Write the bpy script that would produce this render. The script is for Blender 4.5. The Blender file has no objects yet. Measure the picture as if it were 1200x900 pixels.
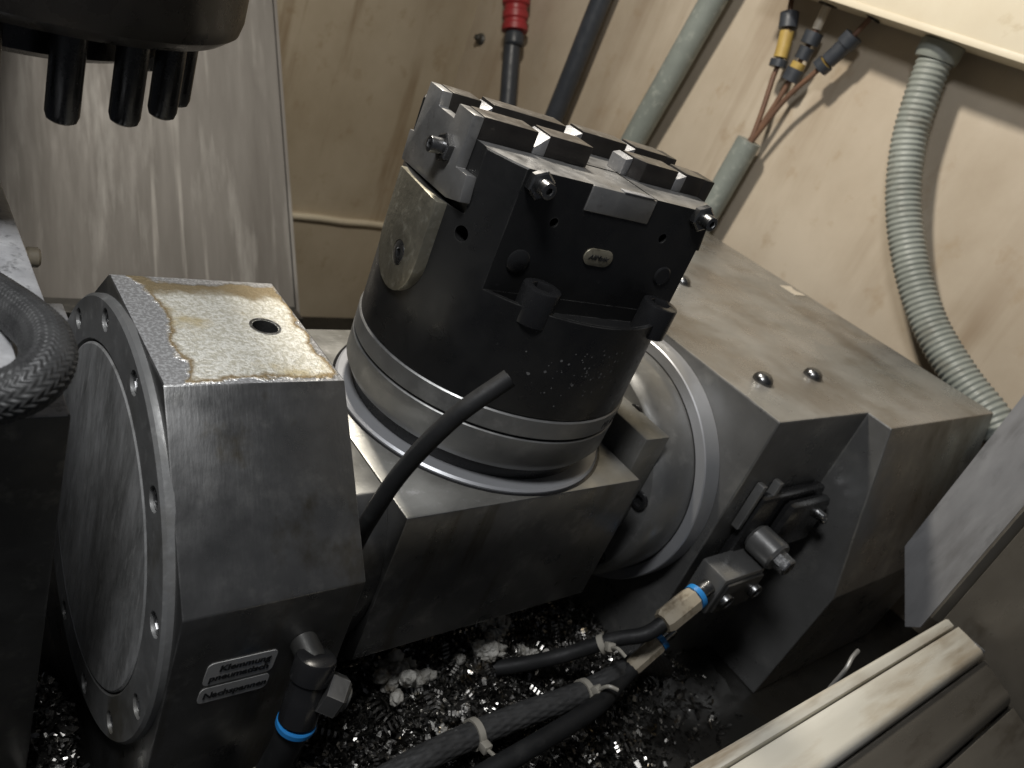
import bpy, bmesh, math, random
from mathutils import Vector, Matrix, noise
random.seed(7)
PI = math.pi
S = 0.2                                   # one design unit is 20 cm
ORG = Vector((1.64, 1.677, -2.45))        # design point at the world origin (foot of the table axis)
def P(p): return (Vector(p) - ORG) * S
scene = bpy.context.scene
col = scene.collection

# ------------------------------------------------------------------ camera
cd = bpy.data.cameras.new('camera'); cam = bpy.data.objects.new('camera', cd); col.objects.link(cam)
xa = Vector((1050, -40, 911)).normalized()
ya = Vector((-822, -840, 911)); ya = (ya - xa * xa.dot(ya)).normalized()
za = xa.cross(ya)
cam.matrix_world = Matrix(((xa[0], -xa[1], -xa[2], 0), (ya[0], -ya[1], -ya[2], 0), (za[0], -za[1], -za[2], 0), (0, 0, 0, 1)))
cam.location = P((0, 0, 0))
cd.sensor_width = 36; cd.sensor_fit = 'HORIZONTAL'; cd.lens = 911 / 1200 * 36
cd.clip_start = 0.01; cd.clip_end = 50
cd.dof.use_dof = True; cd.dof.focus_distance = 0.42; cd.dof.aperture_fstop = 13
scene.camera = cam
# ------------------------------------------------------------------ light
w = bpy.data.worlds.new('World'); scene.world = w; w.use_nodes = True
bg = w.node_tree.nodes['Background']; bg.inputs[0].default_value = (0.80, 0.86, 1.0, 1); bg.inputs[1].default_value = 0.038
def area(name, loc, target, size, power, color):
    l = bpy.data.lights.new(name, 'AREA'); l.shape = 'DISK'; l.size = size * S; l.energy = power; l.color = color
    o = bpy.data.objects.new(name, l); col.objects.link(o); o.location = P(loc)
    o.rotation_euler = (P(target) - P(loc)).to_track_quat('-Z', 'Y').to_euler()
    return o
area('work_lamp', (1.50, 3.5, 2.4), (2.3, 2.3, -1.0), 0.45, 7.8, (1.0, 0.93, 0.82))
area('fill_lamp', (-0.45, 0.75, 2.35), (0.9, 1.6, -1.3), 0.9, 4.2, (0.97, 0.98, 1.0))  # added fill that brightens the left flange; no actual lamp known here
vs = scene.view_settings; vs.view_transform = 'Standard'; vs.look = 'None'; vs.exposure = 0.32; vs.gamma = 1.0

# ------------------------------------------------------------------ materials
MATS = {}
def mat(name, c1, c2=None, rough=0.45, metal=0.0, scale=4.0, stretch=(1, 1, 1), bump=0.0, bscale=60.0, rvar=0.12,
        c3=None, s3=18.0, lo=0.35, hi=0.68, lo3=0.55, hi3=0.70, bstretch=None, spec=0.5, detail=7, drip=None, edge=None):
    m = bpy.data.materials.new(name); m.use_nodes = True; nt = m.node_tree; N = nt.nodes; L = nt.links
    b = N['Principled BSDF']; b.inputs['Metallic'].default_value = metal
    b.inputs['Specular IOR Level'].default_value = spec
    tc = N.new('ShaderNodeTexCoord')
    def nz(sc, st, off=0.0, dt=7):
        mp = N.new('ShaderNodeMapping'); mp.inputs['Scale'].default_value = tuple(s / S for s in st); mp.inputs['Location'].default_value = (off, off * .7, off * 1.3)
        L.new(tc.outputs['Object'], mp.inputs[0])
        n = N.new('ShaderNodeTexNoise'); n.inputs['Scale'].default_value = sc; n.inputs['Detail'].default_value = dt; n.inputs['Roughness'].default_value = .62
        L.new(mp.outputs[0], n.inputs['Vector']); return n
    def rng(n, a, bb, x=0.0, y=1.0):
        r = N.new('ShaderNodeMapRange'); r.inputs[1].default_value = a; r.inputs[2].default_value = bb; r.inputs[3].default_value = x; r.inputs[4].default_value = y
        L.new(n.outputs[0], r.inputs[0]); return r
    n1 = nz(scale, stretch, 0.0, detail)
    mx = N.new('ShaderNodeMix'); mx.data_type = 'RGBA'
    mx.inputs[6].default_value = (*c1, 1); mx.inputs[7].default_value = (*(c2 or c1), 1)
    L.new(rng(n1, lo, hi).outputs[0], mx.inputs[0]); out = mx.outputs[2]
    if c3:
        n3 = nz(s3, stretch, 3.1)
        m3 = N.new('ShaderNodeMix'); m3.data_type = 'RGBA'; L.new(rng(n3, lo3, hi3).outputs[0], m3.inputs[0]); L.new(out, m3.inputs[6]); m3.inputs[7].default_value = (*c3, 1)
        out = m3.outputs[2]
    if drip:
        dc, dsc, dst, dlo, dhi = drip
        nd = nz(dsc, dst, 1.7, 5); nm = nz(dsc * .35, (1, 1, 1), 6.4, 3)
        mm = N.new('ShaderNodeMath'); mm.operation = 'MULTIPLY'; L.new(rng(nd, dlo, dhi).outputs[0], mm.inputs[0]); L.new(rng(nm, .38, .62).outputs[0], mm.inputs[1])
        m4 = N.new('ShaderNodeMix'); m4.data_type = 'RGBA'; L.new(mm.outputs[0], m4.inputs[0]); L.new(out, m4.inputs[6]); m4.inputs[7].default_value = (*dc, 1)
        out = m4.outputs[2]
    if edge:                                   # rubbed corners: where the rounded normal leaves the face normal
        ec, er = edge
        bv = N.new('ShaderNodeBevel'); bv.samples = 4; bv.inputs[0].default_value = er
        gm = N.new('ShaderNodeNewGeometry'); dp = N.new('ShaderNodeVectorMath'); dp.operation = 'DOT_PRODUCT'
        L.new(bv.outputs[0], dp.inputs[0]); L.new(gm.outputs['Normal'], dp.inputs[1])
        ne = nz(14, (1, 1, 1), 2.2, 4); er_ = rng(ne, .38, .62)
        iv = N.new('ShaderNodeMapRange'); iv.inputs[1].default_value = .985; iv.inputs[2].default_value = .86; L.new(dp.outputs['Value'], iv.inputs[0])
        me_ = N.new('ShaderNodeMath'); me_.operation = 'MULTIPLY'; L.new(iv.outputs[0], me_.inputs[0]); L.new(er_.outputs[0], me_.inputs[1])
        m5 = N.new('ShaderNodeMix'); m5.data_type = 'RGBA'; L.new(me_.outputs[0], m5.inputs[0]); L.new(out, m5.inputs[6]); m5.inputs[7].default_value = (*ec, 1)
        out = m5.outputs[2]
    L.new(out, b.inputs['Base Color'])
    n2 = nz(scale * 3.3, stretch, 9.7)
    L.new(rng(n2, .3, .7, max(.04, rough - rvar), min(1, rough + rvar)).outputs[0], b.inputs['Roughness'])
    if bump:
        nb = nz(bscale, bstretch or stretch, 5.5, 4)
        bp = N.new('ShaderNodeBump'); bp.inputs['Strength'].default_value = bump; bp.inputs['Distance'].default_value = 0.001
        L.new(nb.outputs[0], bp.inputs['Height']); L.new(bp.outputs[0], b.inputs['Normal'])
    MATS[name] = m
    return m
STEEL = mat('ground_steel', (.33, .325, .305), (.21, .205, .185), .40, .7, 3, bump=.16, bscale=40, bstretch=(.5, 4, 1), c3=(.38, .37, .36), s3=30, lo3=.6, hi3=.75)
DARKSTEEL = mat('oiled_dark_steel', (.135, .134, .128), (.085, .084, .08), .42, .85, 2.5, bump=.10, bscale=40, c3=(.19, .185, .17), s3=14)
BLOCK = mat('machined_block_steel', (.195, .194, .190), (.140, .139, .134), .34, .85, 2.2, bump=.14, bscale=22, bstretch=(5, 1, 1), c3=(.25, .247, .235), s3=9, drip=((.115, .104, .083), 3.0, (2.5, 2.5, .4), .54, .68), edge=((.55, .54, .52), .0010))
FLANGE = mat('milled_flange_steel', (.31, .31, .305), (.22, .22, .213), .42, .55, 3.0, bump=.12, bscale=60, c3=(.40, .40, .39), s3=22, drip=((.15, .14, .115), 3, (1, 1, .6), .52, .66))
COVER = mat('scratched_cover_steel', (.62, .62, .61), (.26, .26, .25), .38, .5, 5.0, stretch=(1, 2.6, .7), bump=.35, bscale=26, bstretch=(1, 2.6, .7), c3=(.60, .60, .58), s3=26)
CAST = mat('painted_cast_housing', (.22, .22, .215), (.155, .154, .15), .34, .65, 2.2, bump=.12, bscale=18, c3=(.27, .268, .255), s3=6, rvar=.12, drip=((.12, .108, .088), 2.0, (1.5, 1.5, .5), .54, .68), edge=((.45, .44, .42), .0012))
RING = mat('polished_ring_steel', (.37, .375, .39), (.33, .335, .345), .42, .5, 3, rvar=.03)
TURNED = mat('turned_ring_steel', (.25, .25, .245), (.20, .20, .195), .42, .7, 4, bump=.05, bscale=60, bstretch=(.6, .6, 8), c3=(.30, .30, .29), s3=12)
BLACK = mat('black_oxide', (.0085, .0085, .0088), (.015, .015, .0148), .34, .1, 4, bump=.08, bscale=60, c3=(.035, .035, .034), s3=34, lo3=.66, hi3=.80, edge=((.09, .088, .083), .0010))
BLACKG = mat('glossy_black', (.012, .012, .013), (.02, .02, .02), .25, .2, 4, bump=.05, bscale=40)
JAW = mat('worn_jaw_steel', (.34, .335, .325), (.24, .235, .225), .38, .75, 5, bump=.12, bscale=80, c3=(.16, .15, .135), s3=16, lo3=.58, hi3=.76)
RAILTOP = mat('brown_worn_rail_top', (.15, .135, .115), (.09, .08, .068), .36, .6, 7, bump=.1, bscale=70, c3=(.22, .205, .18), s3=30)
JAWBLK = mat('brown_black_jaw', (.030, .027, .024), (.018, .016, .015), .40, .4, 6, bump=.12, bscale=60, c3=(.08, .07, .06), s3=40, lo3=.64, hi3=.8)
BRIGHT = mat('freshly_cut_steel', (.27, .27, .275), (.19, .19, .195), .50, .7, 12, bump=.25, bscale=80, bstretch=(1, 6, 1), c3=(.36, .36, .36), s3=30)
KEY = mat('stained_tan_steel', (.30, .28, .22), (.21, .195, .15), .42, .8, 7, bump=.35, bscale=60, c3=(.42, .40, .33), s3=30)
SCREW = mat('screw_steel', (.22, .22, .22), (.12, .12, .12), .28, .95, 10)
SCREWBR = mat('bright_screw_steel', (.5, .5, .5), (.3, .3, .29), .25, .95, 14)
CREAM = mat('stained_cream_wall', (.51, .445, .34), (.40, .335, .24), .58, 0, 1.1, stretch=(1, 1, .8), bump=.08, bscale=6, c3=(.36, .28, .185), s3=4.5, lo3=.58, hi3=.74, drip=((.24, .165, .092), 1.5, (1.5, 1.5, .14), .54, .68))
CREAMSIDE = mat('stained_cream_side_wall', (.49, .425, .335), (.38, .315, .235), .56, 0, 1.1, stretch=(1, 1, .8), bump=.08, bscale=6, c3=(.36, .28, .19), s3=4.5, lo3=.58, hi3=.75, drip=((.20, .132, .074), 1.15, (1.5, 1.5, .12), .51, .66))
CREAMBOX = mat('cream_box_paint', (.66, .60, .47), (.60, .53, .40), .5, 0, 2, c3=(.45, .36, .22), s3=4, lo3=.62, hi3=.8)
SHEET = mat('streaked_grey_sheet', (.155, .148, .14), (.105, .098, .091), .58, .1, 2.4, stretch=(2.4, .3, .3), bump=.05, bscale=20, c3=(.27, .265, .255), s3=2.4, lo3=.56, hi3=.75, spec=.3, drip=((.29, .282, .268), 4.0, (3.4, .12, .12), .57, .68))
PALESHEET = mat('pale_grey_sheet', (.32, .32, .325), (.235, .235, .24), .42, .25, 3, stretch=(1, 2, .6), bump=.08, bscale=30, c3=(.15, .15, .15), s3=6, lo3=.56, hi3=.76, drip=((.11, .105, .10), 3.0, (2, 3, .5), .54, .66))
SILL = mat('stained_sill_paint', (.58, .56, .49), (.46, .43, .355), .34, 0, 1.5, stretch=(.3, 2, 1), c3=(.30, .225, .13), s3=2.4, lo3=.53, hi3=.74, drip=((.20, .14, .075), 2.2, (.5, 4, 1), .50, .64), bump=.05, bscale=16)
SILLB = mat('brown_sill_paint', (.105, .096, .081), (.078, .070, .058), .34, .2, 2, stretch=(.4, 2, 1), c3=(.055, .047, .036), s3=4, bump=.06, bscale=20, edge=((.30, .28, .24), .0010))
RUBBER = mat('black_rubber', (.011, .0112, .0115), (.018, .0183, .0187), .55, 0, 8, bump=.10, bscale=60, spec=.28, c3=(.03, .03, .029), s3=12, lo3=.58, hi3=.75)
BRAID = mat('braided_black_sleeve', (.032, .032, .032), (.06, .06, .059), .48, .05, 14, c3=(.12, .12, .118), s3=60, lo3=.62, hi3=.75, spec=.35)
GREYPIPE = mat('grey_green_conduit', (.22, .245, .225), (.17, .19, .175), .45, 0, 4, c3=(.30, .32, .29), s3=14)
CORR = mat('grey_green_corrugated', (.27, .29, .265), (.19, .205, .185), .45, 0, 3, c3=(.15, .145, .12), s3=5, lo3=.54, hi3=.72)
BLUECABLE = mat('blue_black_cable', (.025, .03, .038), (.04, .045, .055), .45, 0, 5)
RED = mat('red_plug', (.32, .025, .03), (.22, .02, .022), .45, 0, 6)
YELLOW = mat('yellow_marker', (.46, .325, .085), (.33, .22, .06), .5, 0, 8, c3=(.14, .10, .05), s3=16, lo3=.58, hi3=.7)
BROWNWIRE = mat('brown_wire', (.16, .085, .05), (.11, .06, .04), .5, 0, 8)
WHITEWIRE = mat('white_wire', (.62, .56, .46), (.5, .44, .35), .5, 0, 8)
BLUE = mat('blue_ring', (.02, .20, .50), (.02, .14, .38), .35, 0, 8)
IVORY = mat('ivory_plastic', (.36, .315, .235), (.27, .23, .17), .5, 0, 8, c3=(.12, .09, .055), s3=14, lo3=.54, hi3=.7)
TIE = mat('white_nylon', (.36, .34, .29), (.27, .25, .21), .45, 0, 8)
STICK = mat('silver_label_film', (.46, .455, .44), (.38, .375, .36), .42, .2, 10)
INK = mat('black_ink', (.012, .012, .012), None, .6, 0, 8)
BADGE = mat('worn_brass_badge', (.36, .33, .25), (.20, .18, .13), .40, .6, 20, c3=(.10, .085, .06), s3=30)
BED = mat('oily_machine_bed', (.020, .019, .017), (.012, .0115, .010), .35, .1, 3, bump=.3, bscale=20)
CHIP = mat('metal_chips', (.30, .29, .27), (.04, .038, .035), .28, .95, 14, c3=(.22, .17, .10), s3=11, lo3=.60, hi3=.68)
FLUFF = mat('pale_swarf_wool', (.42, .41, .38), (.28, .265, .23), .75, .0, 14, bump=.9, bscale=60, c3=(.14, .12, .09), s3=22, lo3=.52, hi3=.68)
LAMPBLK = mat('spindle_black', (.016, .0145, .013), (.026, .023, .020), .30, .3, 3, bump=.05, bscale=30)
DIRTALU = mat('dirty_aluminium', (.72, .72, .72), (.50, .50, .51), .42, .5, 14, bump=.3, bscale=50, c3=(.20, .20, .20), s3=30)

def top_stain():                             # residue that dried on the block's ground top: a coat with a shape of its own
    m = mat('stained_ground_top', (.42, .40, .36), (.36, .34, .30), .35, .9, 6, bump=.0)
    nt = m.node_tree; N = nt.nodes; L = nt.links; b = N['Principled BSDF']
    tc = N.new('ShaderNodeTexCoord'); mp = N.new('ShaderNodeMapping'); mp.inputs['Scale'].default_value = (1 / S,) * 3; L.new(tc.outputs['Object'], mp.inputs[0])
    sx = N.new('ShaderNodeSeparateXYZ'); L.new(mp.outputs[0], sx.inputs[0])
    def mth(op, a, bb=None):
        n = N.new('ShaderNodeMath'); n.operation = op
        for i, v in enumerate((a, bb)):
            if v is None: continue
            if isinstance(v, (int, float)): n.inputs[i].default_value = v
            else: L.new(v, n.inputs[i])
        return n.outputs[0]
    def noi(sc, dt=6):
        n = N.new('ShaderNodeTexNoise'); n.inputs['Scale'].default_value = sc; n.inputs['Detail'].default_value = dt; n.inputs['Roughness'].default_value = .6; L.new(mp.outputs[0], n.inputs['Vector']); return n.outputs[0]
    def ramp(v, a, bb):
        r = N.new('ShaderNodeMapRange'); r.interpolation_type = 'SMOOTHSTEP'; r.inputs[1].default_value = a; r.inputs[2].default_value = bb; L.new(v, r.inputs[0]); return r.outputs[0]
    wob = mth('MULTIPLY', mth('SUBTRACT', noi(6), .5), .17)
    # signed inset from the rim of the dried pool (object coords: block centre in x, axis in y)
    dx = mth('SUBTRACT', .190, mth('ABSOLUTE', mth('SUBTRACT', sx.outputs[0], .03)))
    dy = mth('SUBTRACT', .235, mth('ABSOLUTE', sx.outputs[1]))
    ins = mth('ADD', mth('MINIMUM', dx, dy), wob)
    pool = ramp(ins, -.004, .012)
    rim = mth('SUBTRACT', pool, ramp(ins, .008, .03))
    fine = ramp(noi(110, 4), .40, .60)
    speck = ramp(noi(120, 3), .46, .58)
    mA = N.new('ShaderNodeMix'); mA.data_type = 'RGBA'; L.new(fine, mA.inputs[0]); mA.inputs[6].default_value = (.58, .55, .45, 1); mA.inputs[7].default_value = (.82, .80, .72, 1)
    mG = N.new('ShaderNodeMix'); mG.data_type = 'RGBA'; L.new(ramp(noi(5), .49, .66), mG.inputs[0]); L.new(mA.outputs[2], mG.inputs[6]); mG.inputs[7].default_value = (.55, .46, .27, 1)
    mB = N.new('ShaderNodeMix'); mB.data_type = 'RGBA'; L.new(rim, mB.inputs[0]); L.new(mG.outputs[2], mB.inputs[6]); mB.inputs[7].default_value = (.24, .165, .07, 1)
    br = ramp(mth('ADD', sx.outputs[1], mth('MULTIPLY', mth('SUBTRACT', noi(7), .5), .25)), .13, .20)
    mD = N.new('ShaderNodeMix'); mD.data_type = 'RGBA'; L.new(br, mD.inputs[0]); L.new(mB.outputs[2], mD.inputs[6]); mD.inputs[7].default_value = (.27, .21, .12, 1)
    mC = N.new('ShaderNodeMix'); mC.data_type = 'RGBA'; L.new(speck, mC.inputs[0]); mC.inputs[6].default_value = (.56, .55, .54, 1); mC.inputs[7].default_value = (.86, .86, .85, 1)
    mE = N.new('ShaderNodeMix'); mE.data_type = 'RGBA'; L.new(pool, mE.inputs[0]); L.new(mC.outputs[2], mE.inputs[6]); L.new(mD.outputs[2], mE.inputs[7])
    L.new(mE.outputs[2], b.inputs['Base Color'])
    r = N.new('ShaderNodeMapRange'); r.inputs[3].default_value = .30; r.inputs[4].default_value = .50; L.new(pool, r.inputs[0]); L.new(r.outputs[0], b.inputs['Roughness'])
    r = N.new('ShaderNodeMapRange'); r.inputs[3].default_value = .65; r.inputs[4].default_value = .35; L.new(pool, r.inputs[0]); L.new(r.outputs[0], b.inputs['Metallic'])
    bp = N.new('ShaderNodeBump'); bp.inputs['Strength'].default_value = .7; bp.inputs['Distance'].default_value = .002
    L.new(mth('ADD', mth('MULTIPLY', noi(110, 4), pool), mth('MULTIPLY', pool, .4)), bp.inputs['Height']); L.new(bp.outputs[0], b.inputs['Normal'])
    return m
TOPSTAIN = top_stain()
HOUSTOP = mat('oil_smeared_housing_top', (.29, .282, .262), (.20, .192, .172), .31, .45, 2.0, stretch=(.7, 1, 1), bump=.10, bscale=12, c3=(.15, .13, .10), s3=3.2, lo3=.50, hi3=.74, rvar=.14, drip=((.12, .092, .062), 1.6, (1, .6, 1), .50, .64), edge=((.45, .43, .38), .0012))

# ------------------------------------------------------------------ geometry helpers (design coordinates)
def bm_new(): return bmesh.new()
def bevel(bm, off, seg=2, ang=.5):
    es = [e for e in bm.edges if len(e.link_faces) == 2 and e.calc_face_angle(0) > ang]
    if es: bmesh.ops.bevel(bm, geom=es, offset=off, segments=seg, profile=.5, affect='EDGES', clamp_overlap=True)
    return bm
def box(x0, x1, y0, y1, z0, z1, bv=0.0, bm=None):
    own = bm is None
    b = bmesh.new()
    r = bmesh.ops.create_cube(b, size=1)
    for v in b.verts:
        v.co = Vector((x0 + (v.co.x + .5) * (x1 - x0), y0 + (v.co.y + .5) * (y1 - y0), z0 + (v.co.z + .5) * (z1 - z0)))
    if bv: bevel(b, bv)
    return b if own else merge(bm, b)
def merge(a, b):
    me = bpy.data.meshes.new('t'); b.to_mesh(me); a.from_mesh(me); bpy.data.meshes.remove(me); b.free(); return a
def prism(prof, axis, a0, a1, bv=0.0, seg=2):
    """closed profile (two other axes in order) extruded along axis"""
    b = bmesh.new(); n = len(prof)
    def mk(p, a):
        if axis == 0: return (a, p[0], p[1])
        if axis == 1: return (p[0], a, p[1])
        return (p[0], p[1], a)
    A = [b.verts.new(mk(p, a0)) for p in prof]; B = [b.verts.new(mk(p, a1)) for p in prof]
    b.faces.new(A); b.faces.new(B[::-1])
    for i in range(n): b.faces.new((A[(i + 1) % n], A[i], B[i], B[(i + 1) % n]))
    bmesh.ops.recalc_face_normals(b, faces=b.faces[:])
    if bv: bevel(b, bv, seg)
    return b
def lathe(prof, seg=64, M=None, close=True):
    """profile of (r, z) about local z"""
    b = bmesh.new(); rows = []
    for r, z in prof:
        rows.append([b.verts.new((r * math.cos(2 * PI * k / seg), r * math.sin(2 * PI * k / seg), z)) for k in range(seg)])
    for i in range(len(rows) - 1):
        for k in range(seg): b.faces.new((rows[i][k], rows[i][(k + 1) % seg], rows[i + 1][(k + 1) % seg], rows[i + 1][k]))
    if close: b.faces.new(rows[0][::-1]); b.faces.new(rows[-1])
    bmesh.ops.recalc_face_normals(b, faces=b.faces[:])
    if M: bmesh.ops.transform(b, matrix=M, verts=b.verts[:])
    return b
def ringlathe(prof, seg=96, M=None):
    b = bmesh.new(); rows = []
    for r, z in prof:
        rows.append([b.verts.new((r * math.cos(2 * PI * k / seg), r * math.sin(2 * PI * k / seg), z)) for k in range(seg)])
    n = len(rows)
    for i in range(n):
        for k in range(seg): b.faces.new((rows[i][k], rows[i][(k + 1) % seg], rows[(i + 1) % n][(k + 1) % seg], rows[(i + 1) % n][k]))
    bmesh.ops.recalc_face_normals(b, faces=b.faces[:])
    if M: bmesh.ops.transform(b, matrix=M, verts=b.verts[:])
    return b
def axisM(loc, d):
    return Matrix.Translation(Vector(loc)) @ Vector(d).to_track_quat('Z', 'Y').to_matrix().to_4x4()
def spline(pts, n=10):
    pts = [Vector(p) for p in pts]; out = []
    q = [pts[0] * 2 - pts[1]] + pts + [pts[-1] * 2 - pts[-2]]
    for i in range(1, len(q) - 2):
        p0, p1, p2, p3 = q[i - 1:i + 3]
        for k in range(n):
            t = k / n
            out.append(.5 * (2 * p1 + (p2 - p0) * t + (2 * p0 - 5 * p1 + 4 * p2 - p3) * t * t + (3 * p1 - p0 - 3 * p2 + p3) * t ** 3))
    out.append(pts[-1]); return out
def resample(pts, step):
    out = [pts[0]]; acc = 0
    for a, b in zip(pts, pts[1:]):
        L = (b - a).length; pos = step - acc
        while pos <= L:
            out.append(a + (b - a) * (pos / L)); pos += step
        acc = (acc + L) % step if L else acc
    return out
def tube(pts, r, seg=16, rf=None, smooth_n=10, step=None, bm=None, raw=False):
    """rf(s, a) -> radius factor (s arc length, a angle)"""
    c = [Vector(p) for p in pts] if raw else spline(pts, smooth_n)
    if step: c = resample(c, step)
    b = bm or bmesh.new(); rows = []; s = 0
    t = (c[1] - c[0]).normalized(); up = Vector((0, 0, 1)) if abs(t.z) < .9 else Vector((1, 0, 0))
    nrm = t.cross(up).normalized()
    for i, p in enumerate(c):
        if i: s += (p - c[i - 1]).length
        t = (c[min(i + 1, len(c) - 1)] - c[max(i - 1, 0)]).normalized()
        nrm = (nrm - t * nrm.dot(t)).normalized(); bi = t.cross(nrm)
        row = []
        for k in range(seg):
            a = 2 * PI * k / seg; rr = (r(i / (len(c) - 1)) if callable(r) else r) * (rf(s, a) if rf else 1)
            row.append(b.verts.new(p + (nrm * math.cos(a) + bi * math.sin(a)) * rr))
        rows.append(row)
    for i in range(len(rows) - 1):
        for k in range(seg): b.faces.new((rows[i][k], rows[i][(k + 1) % seg], rows[i + 1][(k + 1) % seg], rows[i + 1][k]))
    b.faces.new(rows[0][::-1]); b.faces.new(rows[-1])
    return b
BASE = {}
def empty(name, base, label, cat, group=None):
    o = bpy.data.objects.new(name, None); col.objects.link(o); o.location = P(base); o.empty_display_size = .02
    BASE[o] = Vector(base); tag(o, label, cat, group); return o
def tag(o, label=None, cat=None, group=None, kind=None):
    if label: o['label'] = label
    if cat: o['category'] = cat
    if group: o['group'] = group
    if kind: o['kind'] = kind
    return o
def finish(bm, base, name, mats, sharp=.55, smooth=True):
    bmesh.ops.recalc_face_normals(bm, faces=bm.faces[:])
    for v in bm.verts: v.co = (v.co - base) * S
    me = bpy.data.meshes.new(name); bm.to_mesh(me); bm.free()
    for m in (mats if isinstance(mats, (list, tuple)) else [mats]): me.materials.append(m)
    if smooth:
        me.polygons.foreach_set('use_smooth', [True] * len(me.polygons)); me.set_sharp_from_angle(angle=sharp)
    return me
def obj(name, bm, mats, parent=None, base=None, sharp=.55, smooth=True):
    if parent is not None: base = BASE[parent]
    elif base is None:
        xs = [v.co.x for v in bm.verts]; ys = [v.co.y for v in bm.verts]; zs = [v.co.z for v in bm.verts]
        base = Vector(((min(xs) + max(xs)) / 2, (min(ys) + max(ys)) / 2, min(zs)))
    base = Vector(base)
    o = bpy.data.objects.new(name, finish(bm, base, name, mats, sharp, smooth)); col.objects.link(o)
    if parent is not None: o.parent = parent
    else: o.location = P(base)
    BASE[o] = base
    return o
def cut(o, cutters):
    """subtract bmeshes (design coords) from a mesh object"""
    base = BASE[o]; c = bmesh.new()
    for k in cutters: merge(c, k)
    bmesh.ops.recalc_face_normals(c, faces=c.faces[:])
    for v in c.verts: v.co = (v.co - base) * S
    me = bpy.data.meshes.new('cutter'); c.to_mesh(me); c.free()
    co = bpy.data.objects.new('cutter', me); col.objects.link(co)
    co.matrix_world = Matrix.Translation(P(base))
    par, loc = o.parent, o.location.copy()
    o.parent = None; o.location = P(base)
    md = o.modifiers.new('b', 'BOOLEAN'); md.object = co; md.solver = 'EXACT'; md.operation = 'DIFFERENCE'
    bpy.context.view_layer.update()
    dg = bpy.context.evaluated_depsgraph_get(); nm = bpy.data.meshes.new_from_object(o.evaluated_get(dg))
    o.modifiers.clear(); old = o.data; o.data = nm; nm.name = old.name
    nm.polygons.foreach_set('use_smooth', [True] * len(nm.polygons)); nm.set_sharp_from_angle(angle=.55)
    bpy.data.objects.remove(co); o.parent = par; o.location = loc
    return o
def hexr(a, r): 
    k = PI / 3; a = (a % k) - k / 2
    return r * math.cos(PI / 6) / math.cos(a)
def socket_head(r, h, rs=None, depth=None, seg=24):
    """cap screw head on local z, top at z = h, hexagon socket in it"""
    rs = rs or r * .52; depth = depth or h * .6; b = bmesh.new()
    def row(f, z): return [b.verts.new((f(2 * PI * k / seg) * math.cos(2 * PI * k / seg), f(2 * PI * k / seg) * math.sin(2 * PI * k / seg), z)) for k in range(seg)]
    rows = [row(lambda a: r, 0), row(lambda a: r, h - r * .12), row(lambda a: r * .97, h - r * .04), row(lambda a: r * .88, h), row(lambda a: hexr(a, rs * 1.06), h), row(lambda a: hexr(a, rs), h - r * .06), row(lambda a: hexr(a, rs), h - depth)]
    for i in range(len(rows) - 1):
        for k in range(seg): b.faces.new((rows[i][k], rows[i][(k + 1) % seg], rows[i + 1][(k + 1) % seg], rows[i + 1][k]))
    b.faces.new(rows[0][::-1]); b.faces.new(rows[-1])
    return b
def hex_nut(r, h, dome=False):
    prof = [(r, 0), (r, h * .85), (r * .86, h)]
    b = bmesh.new(); rows = []
    for i, (rr, z) in enumerate(prof):
        rows.append([b.verts.new((rr * math.cos(PI / 3 * k), rr * math.sin(PI / 3 * k), z)) for k in range(6)])
    for i in range(2):
        for k in range(6): b.faces.new((rows[i][k], rows[i][(k + 1) % 6], rows[i + 1][(k + 1) % 6], rows[i + 1][k]))
    b.faces.new(rows[0][::-1]); b.faces.new(rows[-1]); return b
PROTO = {}
def proto(key, bm, m, sharp=.55):
    PROTO[key] = finish(bm, Vector((0, 0, 0)), key, m, sharp)
def inst(key, name, parent, pos, d, spin=0.0):
    o = bpy.data.objects.new(name, PROTO[key]); col.objects.link(o)
    rot = Vector(d).to_track_quat('Z', 'Y').to_matrix().to_4x4() @ Matrix.Rotation(spin, 4, 'Z')
    if parent is not None:
        o.parent = parent; o.matrix_basis = Matrix.Translation((Vector(pos) - BASE[parent]) * S) @ rot
    else: o.matrix_basis = Matrix.Translation(P(pos)) @ rot
    BASE[o] = Vector(pos)
    return o
def text(name, s, size, m, parent, origin, ux, uy, depth=.0015, align='LEFT', shear=0.0, bend=None, weight=0.0):
    """lettering with its baseline at origin along ux, up uy"""
    cu = bpy.data.curves.new('t', 'FONT'); cu.body = s; cu.size = size; cu.extrude = depth / 2; cu.align_x = align; cu.shear = shear; cu.resolution_u = 3; cu.offset = weight
    t = bpy.data.objects.new('t', cu); col.objects.link(t); bpy.context.view_layer.update()
    me = bpy.data.meshes.new_from_object(t.evaluated_get(bpy.context.evaluated_depsgraph_get()))
    bpy.data.objects.remove(t)
    b = bmesh.new(); b.from_mesh(me); bpy.data.meshes.remove(me)
    ux = Vector(ux).normalized(); uy = Vector(uy).normalized(); uz = ux.cross(uy)
    for v in b.verts:
        v.co = bend(v.co) if bend else Vector(origin) + ux * v.co.x + uy * v.co.y + uz * v.co.z
    return obj(name, b, m, parent, smooth=False)

# ================================================================== setting
tag(obj('machine_bed', box(-.6, 4.88, -.4, 3.9, -2.75, -2.45), BED), kind='structure')
tag(obj('chip_pan', box(-2.6, 5.2, -.6, 7.3, -4.1, -4.0), BED), kind='structure')
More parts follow.
